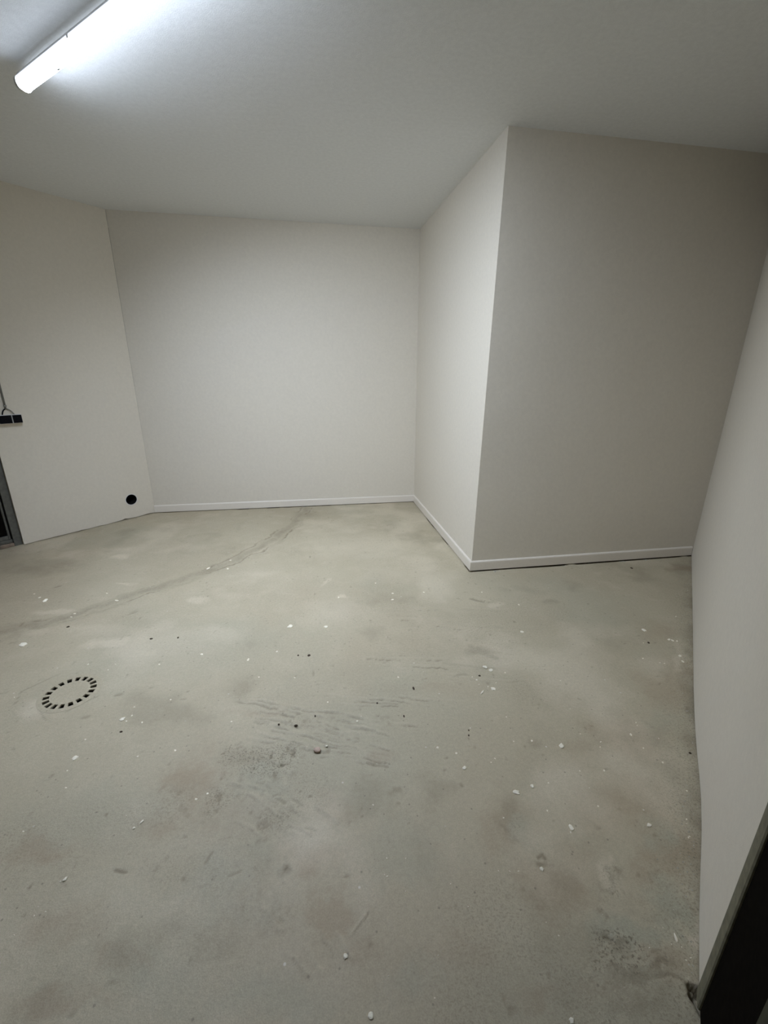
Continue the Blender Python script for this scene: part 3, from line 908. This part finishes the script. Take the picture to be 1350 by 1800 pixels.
# paint drops stuck to the screed: parts of the floor
DR_ = [(858, 1207), (595, 1050), (690, 1043), (690, 1054), (1131, 1130), (106, 1550), (676, 1538), (680, 1541), (823, 1594), (1059, 1608), (770, 1680),
       (792, 1554), (713, 1567), (656, 1415), (1056, 1304), (1055, 1313), (1051, 1417), (407, 1268), (576, 1234), (242, 1330), (308, 1319),
       (345, 1405), (25, 1644), (67, 1594), (41, 1462), (769, 1314), (802, 1324), (964, 1376), (680, 1509), (1120, 1275), (1165, 1631), (982, 1645),
       (1207, 1390), (1207, 1440), (1165, 1340), (205, 1055), (203, 1168), (155, 1168), (25, 1226), (190, 1178), (300, 1230), (236, 1243), (222, 1268),
       (635, 1260), (764, 1755), (1212, 1470), (870, 1333), (863, 1340), (683, 1716), (1141, 1667), (713, 1509), (574, 1312), (540, 1314), (437, 1158),
       (487, 1145), (436, 1160), (518, 1191), (280, 1168), (355, 1150), (660, 1025), (745, 1041), (847, 1041), (912, 1063), (985, 1196), (1002, 1246),
       (1160, 1165), (1168, 1166), (1195, 1153), (1200, 1163), (1188, 1084), (1176, 1124), (1182, 1126), (1190, 1127), (1130, 1157), (1118, 1270), (1062, 1354),
       (1036, 1385), (1019, 1355), (962, 1425), (885, 1438), (1003, 1463), (1207, 1448), (1210, 1472), (1198, 1665), (1206, 1688), (1214, 1684),
       (1180, 1660), (911, 1532), (896, 1532), (876, 1531), (960, 1622), (1158, 1298), (1109, 1291), (1131, 1315), (935, 1302), (890, 1260), (1020, 1290), (903, 1303),
       (838, 1195), (830, 1190), (872, 1200), (888, 1182), (842, 1203), (700, 1190), (628, 1268), (150, 1300), (118, 1355), (116, 1385), (222, 1434), (80, 1603), (60, 1610),
       (125, 1084), (131, 1078), (70, 1050), (60, 1044), (188, 1043), (400, 1000), (366, 999), (405, 985), (455, 1190), (250, 1270), (232, 1258), (365, 1395)]
for k, (u, v) in enumerate(DR_):
    x, y = F(u, v); rr = random.Random(k * 7 + 3); a = rr.uniform(1.2, 2.6); b2 = a * rr.uniform(.5, 1); rot = rr.uniform(-.8, .8)
    x1, y1 = F(u + a * math.cos(rot), v - a * math.sin(rot)); la_ = math.hypot(x1 - x, y1 - y)
    x2, y2 = F(u - b2 * math.sin(rot), v - b2 * math.cos(rot)); lb_ = math.hypot(x2 - x, y2 - y)
    o = bpy.data.objects.new('paint_drop', flake_mesh(la_, lb_, .0014, math.atan2(y1 - y, x1 - x), 50 + k, M_PLASTER, 7, .4))
    COL.objects.link(o); o.parent = floor; o.location = (x, y, floor_z(x, y) + .0001)

# dark crumbs
DK = [(543, 1152, 4, 2.4, 'dark brown crumb in the middle of the floor, larger of a close pair'), (524, 1152, 2.2, 1.5, 'dark brown crumb in the middle of the floor, smaller of a close pair'),
      (727, 1210, 2.6, 4.2, 'dark brown crumb right of centre, the largest, standing upright in view'), (710, 1259, 1.6, 3.2, 'thin dark crumb right of the scraped ridges'),
      (490, 1275, 2.6, 2.2, 'dark crumb on the rusty scraped area, left of a longer one'), (520, 1276, 4.2, 2, 'long dark crumb on the scraped ridges'),
      (554, 1259, 1.6, 2.6, 'small dark crumb above the pinkish stone'), (120, 1102, 4, 1.5, 'flat dark crumb below the filled trench at the left'),
      (266, 1123, 4.5, 1.4, 'flat dark splinter left of the floor middle'), (313, 1121, 2.2, 1.5, 'tiny dark crumb right of the flat splinter'),
      (213, 1287, 3.4, 1.5, 'dark crumb below the white flake beside the drain'), (824, 1284, 1.5, 1.8, 'upper one of two dark specks right of the ridges'),
      (824, 1293, 1.5, 1.8, 'lower one of two dark specks right of the ridges'), (1140, 1130, 2.4, 1.8, 'dark crumb near the far right corner beside a white drop'),
      (1213, 1324, 2.4, 2, 'dark crumb at the foot of the right wall'), (843, 1188, 2.8, 1.5, 'dark crumb inside the starry white splatter'),
      (663, 1236, 1.8, 2.2, 'small reddish dark crumb above the ridges'), (1110, 999, 2.2, 1.3, 'dark crumb in front of the far right skirting')]
for k, (u, v, a, b2, lab) in enumerate(DK):
    x, y = F(u, v); x1, y1 = F(u + a, v - a * .1); x2, y2 = F(u, v - b2)
    o = bpy.data.objects.new('crumb', flake_mesh(.85 * math.hypot(x1 - x, y1 - y), .8 * math.hypot(x2 - x, y2 - y), .004, math.atan2(y1 - y, x1 - x), 400 + k, M_CRUMB, 7, .3))
    COL.objects.link(o); o.location = (x, y, floor_z(x, y) + .0003)
    tag(o, lab, 'crumb', 'dark crumbs scattered on the floor')
x, y = F(558, 1320)
o = bpy.data.objects.new('stone_chip', flake_mesh(.019, .015, .008, .4, 900, M_STONE, 9, .35)); COL.objects.link(o); o.location = (x, y, floor_z(x, y) + .0003)
tag(o, 'pinkish stone chip lying on the scraped ridges in mid floor', 'stone chip')

# fine grit and plaster bits along the wall feet
gm = bmesh.new()


def bit(x, y, r):
    a0 = rnd.random() * 6; z = floor_z(x, y)
    vs = [gm.verts.new((x + r * math.cos(a0 + k * 1.57) * rnd.uniform(.6, 1.2), y + r * math.sin(a0 + k * 1.57) * rnd.uniform(.6, 1.2), z)) for k in range(4)]
    t = gm.verts.new((x, y, z + r * rnd.uniform(.5, .9)))
    for k in range(4): gm.faces.new((vs[k], vs[(k + 1) % 4], t))
    gm.faces.new(list(reversed(vs)))


for k in range(230):      # right wall
    s = rnd.uniform(.3, Lr - .02); off = .006 + abs(rnd.gauss(0, .035)) - r_bulge(s) * .6
    p = np.array(D) + DR * s + NR * max(off, .004); bit(p[0], p[1], rnd.uniform(.0012, .0035))
for k in range(60):       # below the front skirting
    bit(rnd.uniform(C[0], D[0] - .05), D[1] - .018 - abs(rnd.gauss(0, .015)), rnd.uniform(.001, .003))
for cx_, n_ in ((1.34, 16), (1.92, 6), (2.42, 12), (2.62, 6)):
    for k in range(n_): bit(rnd.gauss(cx_, .02), 2.770 - .006 - abs(rnd.gauss(0, .008)), rnd.uniform(.003, .007))
for cx_, n_ in ((-.08, 10), (.05, 6), (-.9, 5), (.4, 4)):
    for k in range(n_): bit(rnd.gauss(cx_, .02), 4.632 - abs(rnd.gauss(0, .008)), rnd.uniform(.003, .007))
for k in range(26):
    bit(C[0] - .017 - abs(rnd.gauss(0, .015)), rnd.uniform(C[1], B[1] - .1), rnd.uniform(.002, .005))
for k in range(50):
    s = rnd.uniform(.05, S_DOOR); p = np.array(A) + DL * s + NL * (.008 + abs(rnd.gauss(0, .02))); bit(p[0], p[1], rnd.uniform(.0015, .005))
g = from_bm('grit', gm, simple('pale_grit', (0.42, 0.40, 0.34), .9, .2, var=.45, scale=30))
g['kind'] = 'stuff'; g['label'] = 'fine pale grit lying along the foot of the walls'; g['category'] = 'grit'
